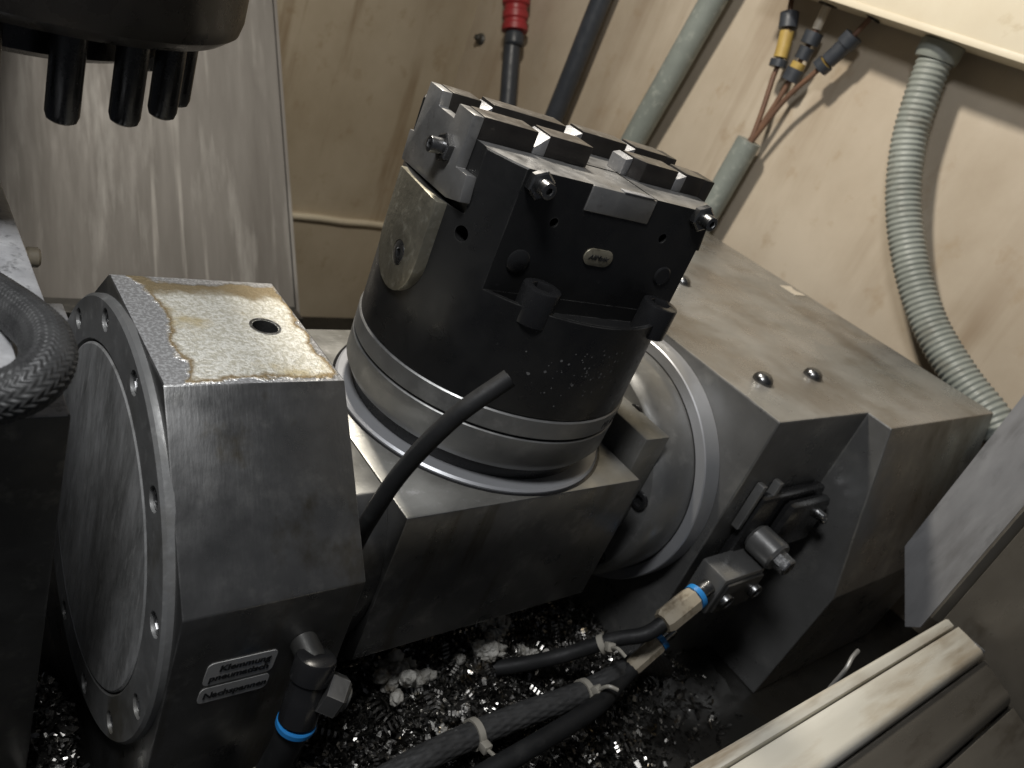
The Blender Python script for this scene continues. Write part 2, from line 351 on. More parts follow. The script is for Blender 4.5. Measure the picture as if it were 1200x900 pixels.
# back wall: two overlapping cream sheets with a folded seam between them
bw = obj('back_wall', box(-2.6, 5.0, 7.0, 7.1, -2.87, 2.4), CREAM, base=(1.7, 7.0, -2.45)); tag(bw, kind='structure')
obj('lower_sheet', box(-2.6, 4.86, 6.96, 6.999, -4.0, -2.80, .0), CREAM, bw)
fold = [(-1.5 + .1 * i, 6.955 + .012 * noise.noise((i * .33, 0, 1)), -2.83 + .02 * noise.noise((i * .21, 3, 0))) for i in range(65)]
obj('seam_fold', tube(fold, .035, 10, raw=True), CREAMBOX, bw)
# side wall with slight waviness
b = bmesh.new(); nx, nz_ = 70, 50; g = []
for i in range(nx + 1):
    row = []
    for k in range(nz_ + 1):
        y = -1.0 + 8.05 * i / nx; z = -4.0 + 6.4 * k / nz_
        row.append(b.verts.new((4.9 + .035 * noise.noise((y * .9, z * .35, 2.2)) + .015 * noise.noise((y * 2.6, z * .6, 7.2)), y, z)))
    g.append(row)
for i in range(nx):
    for k in range(nz_): b.faces.new((g[i][k], g[i][k + 1], g[i + 1][k + 1], g[i + 1][k]))
r = bmesh.ops.extrude_face_region(b, geom=b.faces[:])
for v in [e for e in r['geom'] if isinstance(e, bmesh.types.BMVert)]: v.co.x = 5.05
tag(obj('side_wall', b, CREAMSIDE, base=(4.9, 3, -2.45)), kind='structure')

# tilted grey splash sheet at the back left
def sheet_pt(x, t, off=0.0):        # t 0 bottom .. 1 top along the slope
    a = Vector((0, 4.254, -2.343)); d = Vector((0, 1.287, 1.516))
    n = Vector((0, -1.516, 1.287)).normalized()
    q = a + d * (t * 1.0) + n * off
    return (x, q.y, q.z)
sp = empty('splash_sheet', (0.6, 4.2, -2.45), 'large grey sloping splash sheet with pale coolant streaks, behind the spindle', 'panel')
b = bmesh.new(); nX, nT = 40, 14; g = []
for i in range(nX + 1):
    row = []
    for k in range(nT + 1):
        x = -2.4 + 4.7 * i / nX; t = -.06 + 2.0 * k / nT
        row.append(b.verts.new(sheet_pt(x, t, .012 * noise.noise((x * 1.1, t * .8, 4.0)))))
    g.append(row)
for i in range(nX):
    for k in range(nT): b.faces.new((g[i][k], g[i + 1][k], g[i + 1][k + 1], g[i][k + 1]))
r = bmesh.ops.extrude_face_region(b, geom=b.faces[:])
for v in [e for e in r['geom'] if isinstance(e, bmesh.types.BMVert)]: v.co += Vector((0, 1.516, -1.287)).normalized() * .03
obj('sheet', b, SHEET, sp)
b = bmesh.new()
vs_ = [b.verts.new(sheet_pt(2.305, -.06, .012)), b.verts.new(sheet_pt(2.305, 1.94, .012)), b.verts.new(sheet_pt(2.305, 1.94, -.16)), b.verts.new(sheet_pt(2.305, -.06, -.16))]
vt_ = [b.verts.new((v.co.x + .022, v.co.y, v.co.z)) for v in vs_]
b.faces.new(vs_); b.faces.new(vt_[::-1])
for i in range(4): b.faces.new((vs_[i], vs_[(i + 1) % 4], vt_[(i + 1) % 4], vt_[i]))
obj('edge_flange', b, SHEET, sp)
b = bmesh.new(); b2 = box(-2.4, 2.3, 4.08, 4.24, -2.45, -2.36, .01); obj('foot_angle', merge(b, b2), DARKSTEEL, sp)

# ================================================================== bearing block (tailstock of the tilting axis)
CY, CZ = 1.677, -1.583
blk = empty('bearing_block', (.742, CY, -2.45), 'faceted grey steel bearing block with a bolted round cover and stained top', 'bearing block')
prof = [(1.428, -1.0), (1.085, -1.36), (1.085, -2.45), (2.269, -2.45), (2.269, -1.36), (1.926, -1.0)]
b = prism(prof, 0, .525, .959)
bevel(b, .004, 2, .3)
body = obj('body', b, [BLOCK, TOPSTAIN], blk, sharp=.4)
hole = lathe([(.0335, -1.2), (.0335, -.9)], 32, Matrix.Translation((.846, 1.681, 0)))
cut(body, [hole])
for p in body.data.polygons:
    c = p.center / S + BASE[body]
    if p.normal.z > .9 and c.z > -1.01: p.material_index = 1
obj('hole_rim', ringlathe([(.0345, -1.0005), (.0345, -.998), (.041, -.998), (.041, -1.0005)], 40, Matrix.Translation((.846, 1.681, 0))), SCREWBR, blk)
MX = axisM((0, CY, CZ), (-1, 0, 0))                 # local z points to -X
b = ringlathe([(.462, -.53), (.462, -.505), (.466, -.502 + .0), (.575, -.502), (.583, -.510), (.583, -.53)], 128)
bmesh.ops.transform(b, matrix=Matrix.Translation((0, CY, CZ)) @ Matrix(((0, 0, -1, 0), (0, 1, 0, 0), (1, 0, 0, 0), (0, 0, 0, 1))), verts=b.verts[:])
# flat at the back and the lower edge of the flange as in the casting
fl = obj('flange_ring', b, FLANGE, blk)
angs = [math.radians(45 + 30 * k) for k in range(12)]
def fpos(a, r, x): return (x, CY + r * math.cos(a), CZ + r * math.sin(a))
cut(fl, [lathe([(.030, -.02), (.030, .06)], 28, axisM(fpos(a, .54 - .008, .512), (-1, 0, 0))) for a in angs])
b = lathe([(.457, -.02), (.457, .012), (.451, .016), (.30, .0165), (.12, .017)], 128, axisM((.517, CY, CZ), (-1, 0, 0)))
obj('cover_disc', b, COVER, blk)
proto('flange_screw', socket_head(.025, .016, .0135, .013), SCREW)
for k, a in enumerate(angs): inst('flange_screw', 'screw', fl, fpos(a, .532, .5235), (-1, 0, 0), k * .7)
# two film labels on the front
def plate_label(name, x0, z0, x1, z1, w, h, parent):
    # sheared flat label: corners follow the front face; w, h are world sizes
    b = bmesh.new(); n = 5; pts = []
    r = .014
    for cx, cz, a0 in ((w - r, h - r, 0), (r, h - r, 90), (r, r, 180), (w - r, r, 270)):
        for i in range(n): a = math.radians(a0 + 90 * i / (n - 1)); pts.append((cx + r * math.cos(a), cz + r * math.sin(a)))
    ca, sa = math.cos(x1), math.sin(x1)
    P2 = [(x0 + p[0] * ca - p[1] * sa, z0 + p[0] * sa + p[1] * ca) for p in pts]
    b = prism(P2, 1, 1.0845, 1.0825)
    return obj(name, b, STICK, parent), ca, sa
l1, ca, sa = plate_label('label_plate', .604, -1.598, -.055, 0, .168, .074, blk); l1['label'] = 'silver label reading Klemmung pneumatisch'
def ltext(s, x, z, size, par):
    text('lettering', s, size, INK, par, (.604 + x * ca - z * sa, 1.0818, -1.598 + x * sa + z * ca), (ca, 0, sa), (-sa, 0, ca), weight=.0008)
ltext('Klemmung', .030, .043, .0285, l1); ltext('pneumatisch', .012, .014, .0285, l1)
l2, ca, sa = plate_label('label_plate', .602, -1.660, -.055, 0, .168, .052, blk); l2['label'] = 'silver label reading Nachspannen'
text('lettering', 'Nachspannen', .0285, INK, l2, (.602 + .010 * ca - .016 * sa, 1.0818, -1.660 + .010 * sa + .016 * ca), (ca, 0, sa), (-sa, 0, ca), weight=.0008)

# ================================================================== tilting yoke with its rotary plate
yk = empty('tilting_yoke', (1.6, CY, -1.9), 'square grey steel tilting yoke carrying the black round chuck', 'yoke')
yp = [(1.197, -1.287), (1.197, -1.84), (1.30, -1.95), (2.05, -1.95), (2.157, -1.84), (2.157, -1.287)]
b = prism(yp, 0, 1.115, 2.085)
bmesh.ops.bevel(b, geom=[e for e in b.edges if all(v.co.x > 2.08 and v.co.z > -1.3 for v in e.verts)], offset=.030, segments=1, affect='EDGES')
bevel(b, .006, 2, .3)
o = obj('body', b, [BLOCK, STEEL], yk, sharp=.4)
for p in o.data.polygons:
    if p.normal.z > .9: p.material_index = 1
er_ = .47; a0 = math.asin((-1.2875 - CZ) / er_)
pr = [(CY + er_ * math.cos(a), CZ + er_ * math.sin(a)) for a in [a0 - (2 * a0 + PI) * i / 60 for i in range(61)]]
b = prism(pr, 0, .970, 1.1145); bevel(b, .006, 2, .5)
o = obj('end_arm', b, [BLOCK, STEEL], yk)
for p in o.data.polygons:
    if p.normal.z > .9: p.material_index = 1
obj('rotary_plate', lathe([(.470, -1.30), (.470, -1.281), (.463, -1.275), (.20, -1.274)], 128, Matrix.Translation((1.64, CY, 0))), RING, yk)
obj('plate_joint', ringlathe([(.4705, -1.2865), (.4705, -1.2855), (.480, -1.2855), (.480, -1.2865)], 128, Matrix.Translation((1.64, CY, 0))), BLACKG, yk)
# drive side of the yoke: face plate, raised stop block
fp = obj('face_plate', lathe([(.462, 0), (.466, .002), (.486, .030), (.495, .05), (.495, .21)], 128, axisM((2.25, CY, CZ), (1, 0, 0))), TURNED, yk)
obj('drive_boss', lathe([(.36, 0), (.36, .17)], 96, axisM((2.0855, CY, CZ), (1, 0, 0))), DARKSTEEL, yk)
obj('stop_block', box(2.118, 2.249, 1.285, 1.95, -1.62, -1.19, .006), STEEL, yk)
obj('stop_web', box(2.0855, 2.1175, 1.30, 1.94, -1.60, -1.335, .002), BLACKG, yk)
proto('plate_screw', socket_head(.032, .022, .018, .016), SCREW); proto('face_screw', socket_head(.036, .014, .022, .013), BLACKG)
for k in range(8):
    a = math.radians(120 + 45 * k)
    inst('face_screw', 'screw', fp, (2.2498, CY + .425 * math.cos(a), CZ + .425 * math.sin(a)), (-1, 0, 0), k)

# ================================================================== black chuck on the plate
ROT = math.radians(-7.0); CM = Matrix.Translation((1.64, CY, 0)) @ Matrix.Rotation(ROT, 4, 'Z')
def L(u, v, z): return CM @ Vector((u, v, z))
def D(u, v, z): return CM.to_3x3() @ Vector((u, v, z))
def loc(bm): bmesh.ops.transform(bm, matrix=CM, verts=bm.verts[:]); return bm
ch = empty('clamping_chuck', (1.64, CY, -1.274), 'round black clamping chuck with slotted steel jaws standing on the yoke', 'chuck')
obj('neck', lathe([(.415, -1.2735), (.415, -1.225)], 96, Matrix.Translation((1.64, CY, 0))), BLACKG, ch)
obj('base_ring', lathe([(.436, -1.224), (.456, -1.19), (.457, -1.106), (.454, -1.1025)], 160, Matrix.Translation((1.64, CY, 0))), TURNED, ch)
obj('groove', lathe([(.447, -1.103), (.447, -1.094)], 128, Matrix.Translation((1.64, CY, 0))), BLACKG, ch)
er = obj('engraved_ring', lathe([(.454, -1.095), (.457, -1.091), (.457, -1.035), (.453, -1.031)], 160, Matrix.Translation((1.64, CY, 0))), TURNED, ch)
R0 = .452
def clipped(vc, uc, n=128):
    pts = []
    for k in range(n):
        a = 2 * PI * k / n; u, v = R0 * math.cos(a), R0 * math.sin(a)
        if vc: v = max(-vc, min(vc, v))
        if uc: u = max(-uc, min(uc, u))
        if not pts or (Vector((u, v)) - Vector(pts[-1])).length > 1e-4: pts.append((u, v))
    # drop points that lie inside a straight run on a flat
    out = []
    for i, p in enumerate(pts):
        q, r_ = pts[i - 1], pts[(i + 1) % len(pts)]
        if (abs(q[0] - p[0]) < 1e-6 and abs(r_[0] - p[0]) < 1e-6) or (abs(q[1] - p[1]) < 1e-6 and abs(r_[1] - p[1]) < 1e-6): continue
        out.append(p)
    return out
VF = .303
ZK = -.385
up = obj('body', lathe([(R0 - .004, -1.030), (R0, -1.026), (R0, ZK - .004), (R0 - .004, ZK)], 192, Matrix.Translation((1.64, CY, 0))), [BLACK, JAW], ch)
# holes in the mantle
def rad_cut(u, v, z, r, depth, d=None):
    dd = d or Vector((u, v, 0)).normalized()
    return loc(lathe([(r, -depth), (r, .05)], 24, axisM((u, v, z), dd)))
ZL, ZF = -.716, -.760                       # ledge rim and pocket floor
cut(up, [loc(box(-.6, .6, -.6, -VF, ZL, -.2)), loc(box(-.6, .6, VF, .6, ZL, -.2)),
         loc(box(-.6, -.402, -.205, .19, -.5605, -.2)), loc(box(.402, .6, -.205, .19, -.5605, -.2))])
rp_ = R0 - .013; a_ = math.asin((VF + .0008) / rp_)
seg_ = [(rp_ * math.cos(t), rp_ * math.sin(t)) for t in [-PI + a_ + (PI - 2 * a_) * i / 40 for i in range(41)]]
cut(up, [loc(prism(seg_, 2, ZF, ZL + .05))])
cut(up, [rad_cut(-.397, -.215, -.61, .021, .06), rad_cut(-.30, .338, -.60, .03, .06),
         rad_cut(-.20, -VF, -.505, .013, .05, (0, -1, 0)), rad_cut(.185, -VF, -.487, .014, .05, (0, -1, 0)),
         loc(box(-.128, .104, -.40, -.10, -.457, -.30))])
for p in up.data.polygons:
    if p.normal.z > .9 and p.center.z / S + BASE[up].z > -.39: p.material_index = 1
# bright insert let into the front edge
ins = obj('steel_insert', loc(box(-.126, .102, -VF - .004, -.103, -.456, -.3865, .003)), JAW, ch)
obj('insert_burr', loc(box(-.02, .09, -VF - .006, -VF + .02, -.3862, -.3825, .001)), BRIGHT, ch)
# plugs, badge, nuts on the flat face
for u, z, r in ((-.262, -.625, .034), (.250, -.598, .030)):
    obj('plug', loc(lathe([(r, 0), (r, .003), (r * .85, .006)], 32, axisM((u, -VF, z), (0, -1, 0)))), BLACKG, ch)
pts = []
for cx, a0 in ((.026, -90), (-.026, 90)):
    for i in range(9): a = math.radians(a0 + 180 * i / 8); pts.append((-.012 + cx + .025 * math.cos(a), -.577 + .025 * math.sin(a)))
bdg = obj('maker_badge', loc(prism(pts, 1, -VF - .0045, -VF + .001, .0015)), BADGE, ch); bdg['label'] = 'small worn oval metal badge with dark lettering'
text('lettering', 'AllMatic', .021, INK, bdg, L(-.012, -VF - .0052, -.583), D(1, 0, 0), (0, 0, 1), align='CENTER', shear=.2)
proto('hex_nut', hex_nut(.039, .022), SCREW); proto('stud', lathe([(.017, 0), (.017, .040), (.012, .045)], 20), SCREWBR)
proto('set_stud', socket_head(.021, .044, .010, .012, 18), SCREW)
def nut_stud(u, v, z, d, k=1):
    n = inst('hex_nut', 'nut', ch, L(u, v, z), D(*d), .4); inst('set_stud', 'stud', n, L(u, v, z), D(*d)) if False else None
    s = inst('set_stud', 'stud', ch, L(u + d[0] * .012, v + d[1] * .012, z), D(*d)); return s
nut_stud(-.292, -VF, -.415, (0, -1, 0)); nut_stud(.285, -VF, -.402, (0, -1, 0))
nut_stud(-.432, -.072, -.442, (-1, 0, 0))
# cap screws standing on the ledge
proto('ledge_screw', socket_head(.054, .100, .030, .05, 48), BLACKG)
for u, v in ((-.198, -.361), (.240, -.359)):
    inst('ledge_screw', 'cap_screw', ch, L(u, v, ZF), (0, 0, 1), .3)
# jaws: end plates with tabs, and slotted rails along the top
def jaw(sgn):
    s = 'left' if sgn < 0 else 'right'
    u0, u1 = (-.434, -.4025) if sgn < 0 else (.4025, .447)
    pr = [(.127, -.329), (.046, -.329), (.043, -.368), (-.054, -.368), (-.060, -.329), (-.149, -.329), (-.143, -.465), (-.205, -.462), (-.216, -.530), (-.140, -.549), (.163, -.560), (.166, -.474), (.140, -.470)]
    return obj('jaw_plate', loc(prism(pr, 0, u0, u1, .003)), JAW if sgn < 0 else JAWBLK, ch)
jaw(-1); jaw(1)
ZT, ZB = -.327, -.385
def rail(u0, u1, v0, v1, cham=0, z1=None):
    pts = [(u0, v0), (u1, v0), (u1, v1), (u0, v1)]
    if cham: pts = [(u0 + cham, v0), (u1, v0), (u1, v1), (u0, v1), (u0, v0 + cham)]
    b = loc(prism(pts, 2, ZB + .0003, z1 or ZT, .0025)); o = obj('jaw_rail', b, [JAWBLK, RAILTOP], ch)
    for p in o.data.polygons:
        if p.normal.z > .9: p.material_index = 1
    return o
VB0, VB1, VF0, VF1 = .046, .125, -.149, -.060
rail(-.4022, -.312, VB0, VB1); rail(-.272, -.018, VB0, VB1); rail(.048, .225, VB0, VB1); rail(.262, .4022, VB0, VB1)
rail(-.4022, -.236, VF0, VF1); rail(-.196, -.050, VF0, VF1); rail(.125, .285, VF0, VF1, .03); rail(.322, .4022, VF0, VF1)
# bright step pieces where the cross slots were milled
def stp(u0, u1, v0, v1, z1, tilt=0.0):
    b = box(u0, u1, v0, v1, ZB + .0006, z1, .0015)
    for v in b.verts:
        if v.co.z > ZB + .01 and v.co.x > (u0 + u1) / 2: v.co.z += tilt
    obj('milled_step', loc(b), BRIGHT, ch)
stp(-.2355, -.1965, VF0 - .001, VF1, -.366, .034); stp(-.311, -.2725, VB0, VB1, -.366, .030)
stp(-.0495, .010, VF1 + .001, VB0 - .001, -.352); stp(-.0175, .0475, VB0, VB1, -.364, .030)
stp(.100, .1245, VF0 + .03, VF1 + .012, -.340, .008); stp(.2255, .2615, VB0 - .002, VB1, -.350, .016); stp(.2855, .3215, VF0 - .0015, VF1, -.350, .016)
# rounded key plate with its countersunk screw on the left flank
pts = [(.100, -.561)] + [(-.150, -.561)] + [(-.025 + .125 * math.cos(math.radians(a)), -.745 + .125 * math.sin(math.radians(a))) for a in range(180, 361, 10)]
kp = obj('key_plate', loc(prism(pts, 0, -.460, -.40, .004)), KEY, ch); kp['label'] = 'tan stained steel key plate with rounded lower end'
cut(kp, [loc(lathe([(.036, -.012), (.036, .03)], 32, axisM((-.460, -.040, -.760), (-1, 0, 0))))])
proto('key_screw', socket_head(.0345, .012, .014, .010, 32), SCREW)
inst('key_screw', 'screw', kp, L(-.4485, -.040, -.760), D(-1, 0, 0))
# stamped marking on the ring
def bend(co):
    a = math.radians(-73) + co.x / .457 + ROT * 0
    r_ = .4572 + co.z
    return Vector((1.64 + r_ * math.cos(a), CY + r_ * math.sin(a), -1.080 + co.y))
text('stamped_mark', 'M1 63 mm', .036, INK, er, None, (1, 0, 0), (0, 0, 1), bend=bend, shear=.25, depth=.001)
# dried flecks on the mantle
b = bmesh.new()
for k in range(120):
    a = math.radians(random.gauss(-88, 16)); z = -.86 + random.gauss(0, .055); s = random.choice([.0018, .002, .003, .004]) * random.uniform(.6, 1.3)
    if z > -.76: continue
    q = bmesh.ops.create_circle(b, cap_ends=True, segments=7, radius=s, matrix=axisM((1.64 + (R0 + .0008) * math.cos(a), CY + (R0 + .0008) * math.sin(a), z), (math.cos(a), math.sin(a), 0)))
tag(obj('dried_flecks', b, mat('dried_fleck', (.13, .13, .125), (.08, .08, .08), .7), ch), kind='stuff')

# ================================================================== rotary drive housing on the right
hs = empty('drive_housing', (3.4, 1.9, -2.45), 'big stepped grey drive housing with oil smeared top at the side wall', 'drive housing')
b = bmesh.new(); rows = []
for z, fy in ((-2.45, .800), (-1.78, .772), (-1.009, .985)):        # stepped plan, the cover's front leans out towards its middle
    rows.append([b.verts.new((x, y, z)) for x, y in ((2.552, 1.098), (3.2495, 1.098), (3.2495, fy), (4.45, fy), (4.45, 3.4), (2.552, 3.4))])
b.faces.new(rows[0]); b.faces.new(rows[2][::-1])
for q in range(2):
    for k in range(6): b.faces.new((rows[q][k], rows[q][(k + 1) % 6], rows[q + 1][(k + 1) % 6], rows[q + 1][k]))
bmesh.ops.recalc_face_normals(b, faces=b.faces[:]); bevel(b, .007, 2, .2)
o = obj('body', b, [CAST, HOUSTOP], hs, sharp=.3)
for p in o.data.polygons:
    if p.normal.z > .9: p.material_index = 1
obj('bearing_ring', ringlathe([(.497, 2.462), (.501, 2.458), (.541, 2.458), (.545, 2.463), (.545, 2.5505), (.497, 2.5505)], 160, Matrix.Translation((0, CY, CZ)) @ Matrix(((0, 0, 1, 0), (0, 1, 0, 0), (-1, 0, 0, 0), (0, 0, 0, 1)))), RING, hs)
proto('dome_bolt', lathe([(.042, 0), (.042, .010), (.036, .024), (.022, .035), (.006, .038)], 24), SCREW)
for x, y in ((2.778, 1.350), (3.242 - .04, 1.368), (3.225, 2.211), (2.778, 2.211)):
    inst('dome_bolt', 'bolt', hs, (x, y, -1.009), (0, 0, 1))
obj('plug', lathe([(.028, 0), (.028, .003), (.018, .004)], 20, Matrix.Translation((4.40, 2.25, -1.0083))), SCREWBR, hs)
obj('edge_label', box(4.28, 4.40, 2.18, 2.30, -1.0083, -1.006, .0), WHITEWIRE, hs)

# connector plate and locking pin on the housing's front
vp = empty('connector_unit', (2.9, 1.05, -2.0), 'black connector plate with stubby clamping pin on the drive housing front', 'connector')
obj('back_plate', box(2.70, 3.20, 1.045, 1.097, -2.02, -1.36, .02), BLACKG, vp)
obj('upper_shell', box(2.86, 3.18, .985, 1.044, -1.62, -1.375, .03), BLACKG, vp)
for x in (2.66, 2.78): obj('rib', box(x, x + .03, 1.06, 1.0965, -1.52, -1.30, .006), CAST, vp)
pin = obj('clamp_pin', lathe([(.055, 0), (.066, .015), (.066, .12), (.058, .13)], 32, axisM((2.80, 1.044, -1.56), (0, -1, -.02))), CAST, vp)
obj('hex_end', lathe([(.040, .0), (.040, .05), (.034, .056)], 6, axisM((2.80, .913, -1.565), (0, -1, -.02))), SCREWBR, vp)
for x, z in ((3.08, -1.43), (3.12, -1.46)): inst('stud', 'stud', vp, (x, .99, z), (0, -1, 0))

jb = empty('junction_block', (2.68, 1.0, -1.9), 'small grey junction block hung under the connector plate', 'junction block')
obj('body', box(2.52, 2.80, .93, 1.06, -1.82, -1.63, .014), CAST, jb)
obj('lid', box(2.535, 2.785, .915, .9297, -1.80, -1.65, .008), DARKSTEEL, jb)
for x in (2.56, 2.76): inst('plate_screw', 'screw', jb, (x, .9148, -1.725), (0, -1, 0))

def plug(name, a, bb, label, r=.05):
    a = Vector(a); bb = Vector(bb); d = (bb - a).normalized()
    e = empty(name, a, label, 'plug')
    obj('shell', lathe([(r * .8, 0), (r, .02), (r, (bb - a).length * .62), (r * .9, (bb - a).length * .66)], 8, axisM(a, d)), IVORY, e)
    obj('collar', lathe([(r * .98, 0), (r * .98, .022)], 24, axisM(a + d * (bb - a).length * .665, d)), BLUE, e)
    obj('nose', lathe([(r * .62, 0), (r * .62, (bb - a).length * .24)], 20, axisM(a + d * ((bb - a).length * .665 + .0225), d)), SCREW, e)
    return e
plug('cable_plug', (2.27, .95, -1.80), (2.50, .97, -1.69), 'ivory cable plug with blue collar plugged into the junction block')
plug('cable_plug', (2.24, .95, -2.04), (2.42, .96, -1.90), 'darker ivory cable plug hanging below the junction block', .036)

# pale sheet, rolled post and brown panel of the door frame
df = empty('door_frame', (3.7, .3, -2.45), 'pale grey and brown sheet metal door frame beside the drive housing', 'door frame')
pr = [(.752, .9), (.752, -1.525), (.549, -1.827), (.502, -1.78), (.502, .9)]
obj('grey_sheet', prism(pr, 0, 3.60, 3.625), PALESHEET, df)
post = [(.499, 0), (.498, .015), (.488, .022), (.472, .012), (.458, 0), (.455, -.006), (.455, -.06), (.499, -.06)]
obj('rolled_post', prism([(3.60 - p[1], p[0]) for p in post], 2, -1.70, .9), SILLB, df)
obj('brown_panel', box(3.592, 3.64, -.25, .4545, -1.90, .9, .006), SILLB, df)
sl = empty('door_sill', (2.2, .2, -2.45), 'cream and brown stepped door sill with rounded stained panels', 'door sill')
def strip(name, prof, x0, x1, m):
    """prof: top polyline (y, z) from back to front, given thickness"""
    lo = [(y, z - .05) for y, z in reversed(prof)]
    return obj(name, prism(prof + lo, 0, x0, x1, .004), m, sl)
def arc(c, r, a0, a1, n=8): return [(c[0] + r * math.cos(math.radians(a0 + (a1 - a0) * i / n)), c[1] + r * math.sin(math.radians(a0 + (a1 - a0) * i / n))) for i in range(n + 1)]
strip('back_rail', [(.440, -1.66), (.437, -1.624), (.428, -1.616), (.398, -1.622), (.394, -1.640)], .8, 3.50, SILL)
strip('cream_panel', [(.391, -1.640), (.386, -1.622)] + [(.34, -1.626)] + arc((.284, -1.668), .034, 85, 168, 8), .8, 3.52, SILL)
strip('brown_panel', [(.250, -1.695), (.242, -1.678)] + [(.20, -1.695), (.13, -1.72)] + arc((.126, -1.767), .045, 100, 168, 6), .8, 3.56, SILLB)
strip('brown_panel', [(.076, -1.785), (.066, -1.768), (-.30, -1.90), (-.32, -1.93)], .8, 3.58, SILLB)
obj('end_cap', box(3.521, 3.53, .26, .385, -1.70, -1.630, .003), SCREWBR, sl)
obj('sill_core', box(.8, 3.5, -.25, .42, -2.45, -1.95), BLACKG, sl)
tag(obj('bent_bracket', tube([(2.79, .485, -1.82), (2.80, .485, -1.72), (2.84, .50, -1.685), (2.90, .51, -1.68)], .008, 10, smooth_n=8), FLANGE), 'small bent pale metal hook standing behind the door sill', 'hook')

# ================================================================== rubber coolant tube in the gap
ct = empty('coolant_tube', (1.02, 1.3, -1.9), 'bent black rubber coolant tube with cut end, rising beside the yoke', 'tube')
pth = [(1.035, 1.36, -1.80), (1.03, 1.27, -1.48), (.995, 1.20, -1.275), (1.008, 1.16, -1.08), (1.062, 1.12, -.899), (1.161, 1.10, -.777)]
obj('hose', tube(pth, .0225, 24, smooth_n=14), RUBBER, ct)
d = (Vector(pth[-1]) - Vector(pth[-2])).normalized()
obj('bore', lathe([(.012, 0), (.012, .0012)], 20, axisM(Vector(pth[-1]) + d * .0003, d)), INK, ct)

# ================================================================== left neighbour parts
lb = empty('side_block', (.1, 1.7, -2.45), 'dark side block with scratched bright top under the braided hose', 'block')
b = box(-.5, .335, 1.336, 1.70, -2.45, -1.0); bevel(b, .006)
o = obj('body', b, [DARKSTEEL, DIRTALU], lb)
for p in o.data.polygons:
    if p.normal.z > .9: p.material_index = 1
b = box(-.5, .26, 1.38, 1.62, -.9995, -.93); bevel(b, .02)
obj('raised_pad', b, DIRTALU, lb)
tag(obj('guide_strip', prism([(.290, -1.0), (.362, -1.0), (.362, -1.16), (.290, -1.16)], 1, 1.703, 3.2, .005), DIRTALU), 'bright scratched metal guide strip running back from the braided hose', 'strip')
tag(obj('bright_ledge', box(.43, .515, 2.205, 2.30, -1.70, -1.30, .006), DIRTALU), 'small bright aluminium ledge between the hose and the round cover', 'ledge')
kn = empty('cream_knob', (.44, 2.2, -1.25), 'small cream stop knob on pale bracket beside the guide strip', 'knob')
obj('bracket', box(.363, .395, 2.18, 2.28, -1.13, -1.085, .008), WHITEWIRE, kn)
obj('knob', lathe([(.024, 0), (.028, .006), (.028, .028), (.022, .034)], 20, axisM((.3955, 2.22, -1.115), (1, 0, 0))), IVORY, kn)
hp = [(.10, 2.05, -.97), (.165, 1.86, -.945), (.215, 1.72, -.93), (.252, 1.62, -.915), (.282, 1.525, -.90), (.298, 1.435, -.888), (.289, 1.352, -.888), (.255, 1.300, -.90), (.205, 1.290, -.92), (.13, 1.31, -.945), (.02, 1.34, -.96), (-.12, 1.36, -.965)]
def braid(s, a):
    return 1 + .034 * math.sin(520 * s + 2.4 * math.sin(14 * a)) + .016 * math.sin(14 * a)
tag(obj('braided_hose', tube(hp, .046, 128, rf=braid, smooth_n=16, step=.0021), BRAID, sharp=3), 'thick black braided hose looping over the side block', 'hose')

# ================================================================== spindle nose at the top left
SX, SY = .286, 2.53
sd = empty('machine_spindle', (SX, SY, -.45), 'black round machine spindle nose with hanging coolant fingers', 'spindle')
obj('nose_ring', ringlathe([(.44, -.30), (.44, -.42), (.46, -.455), (.54, -.462), (.60, -.452), (.632, -.425), (.640, -.39), (.640, .30), (.44, .30)], 128, Matrix.Translation((SX, SY, 0))), LAMPBLK, sd)
obj('core', lathe([(.30, -.54), (.32, -.56), (.40, -.56), (.438, -.54), (.438, .30)], 96, Matrix.Translation((SX, SY, 0))), BLACKG, sd)
obj('head_casting', box(SX - .95, SX + .85, SY - .75, SY + 2.0, .31, 1.6, .04), LAMPBLK, sd)
proto('finger', lathe([(.030, -.005), (.037, .0), (.037, .198), (.032, .214), (.022, .220)], 24), BLACKG)
for k in range(19):
    a = math.radians(-18.4 - 18.947 * k)
    inst('finger', 'coolant_finger', sd, (SX + .50 * math.cos(a), SY + .50 * math.sin(a), -.452), (0, 0, -1))

# ================================================================== wall services
bx_ = empty('wall_box', (4.7, 2.4, .5), 'cream painted cable box on the side wall above the hoses', 'box')
b = box(4.50, 4.84, -.6, 3.6, .505, 1.7, .01); obj('shell', b, CREAMBOX, bx_)
obj('bottom_lip', box(4.492, 4.4995, -.6, 3.6, .50, .535, .002), CREAMBOX, bx_)
tag(obj('wall_conduit', tube([(4.70, 4.03, .60), (4.70, 4.047, .452), (4.70, 4.092, .137), (4.70, 4.148, -.258), (4.70, 4.22, -.742), (4.70, 4.317, -1.505), (4.70, 4.36, -2.2), (4.70, 4.37, -2.44)], .094, 28), GREYPIPE), 'thick smooth grey green conduit running down the wall behind the chuck', 'conduit')
tag(obj('black_cable', tube([(4.72, 5.17, .60), (4.72, 5.173, .163), (4.72, 5.180, -.203), (4.72, 5.185, -.601), (4.72, 5.198, -1.113), (4.72, 5.214, -1.931), (4.72, 5.22, -2.44)], .082, 24), BLUECABLE), 'thick black cable running down the wall beside the red plug', 'cable')
rp = empty('red_plug_cable', (4.72, 6.0, -2.4), 'black cable with ribbed red plug near the wall corner', 'cable')
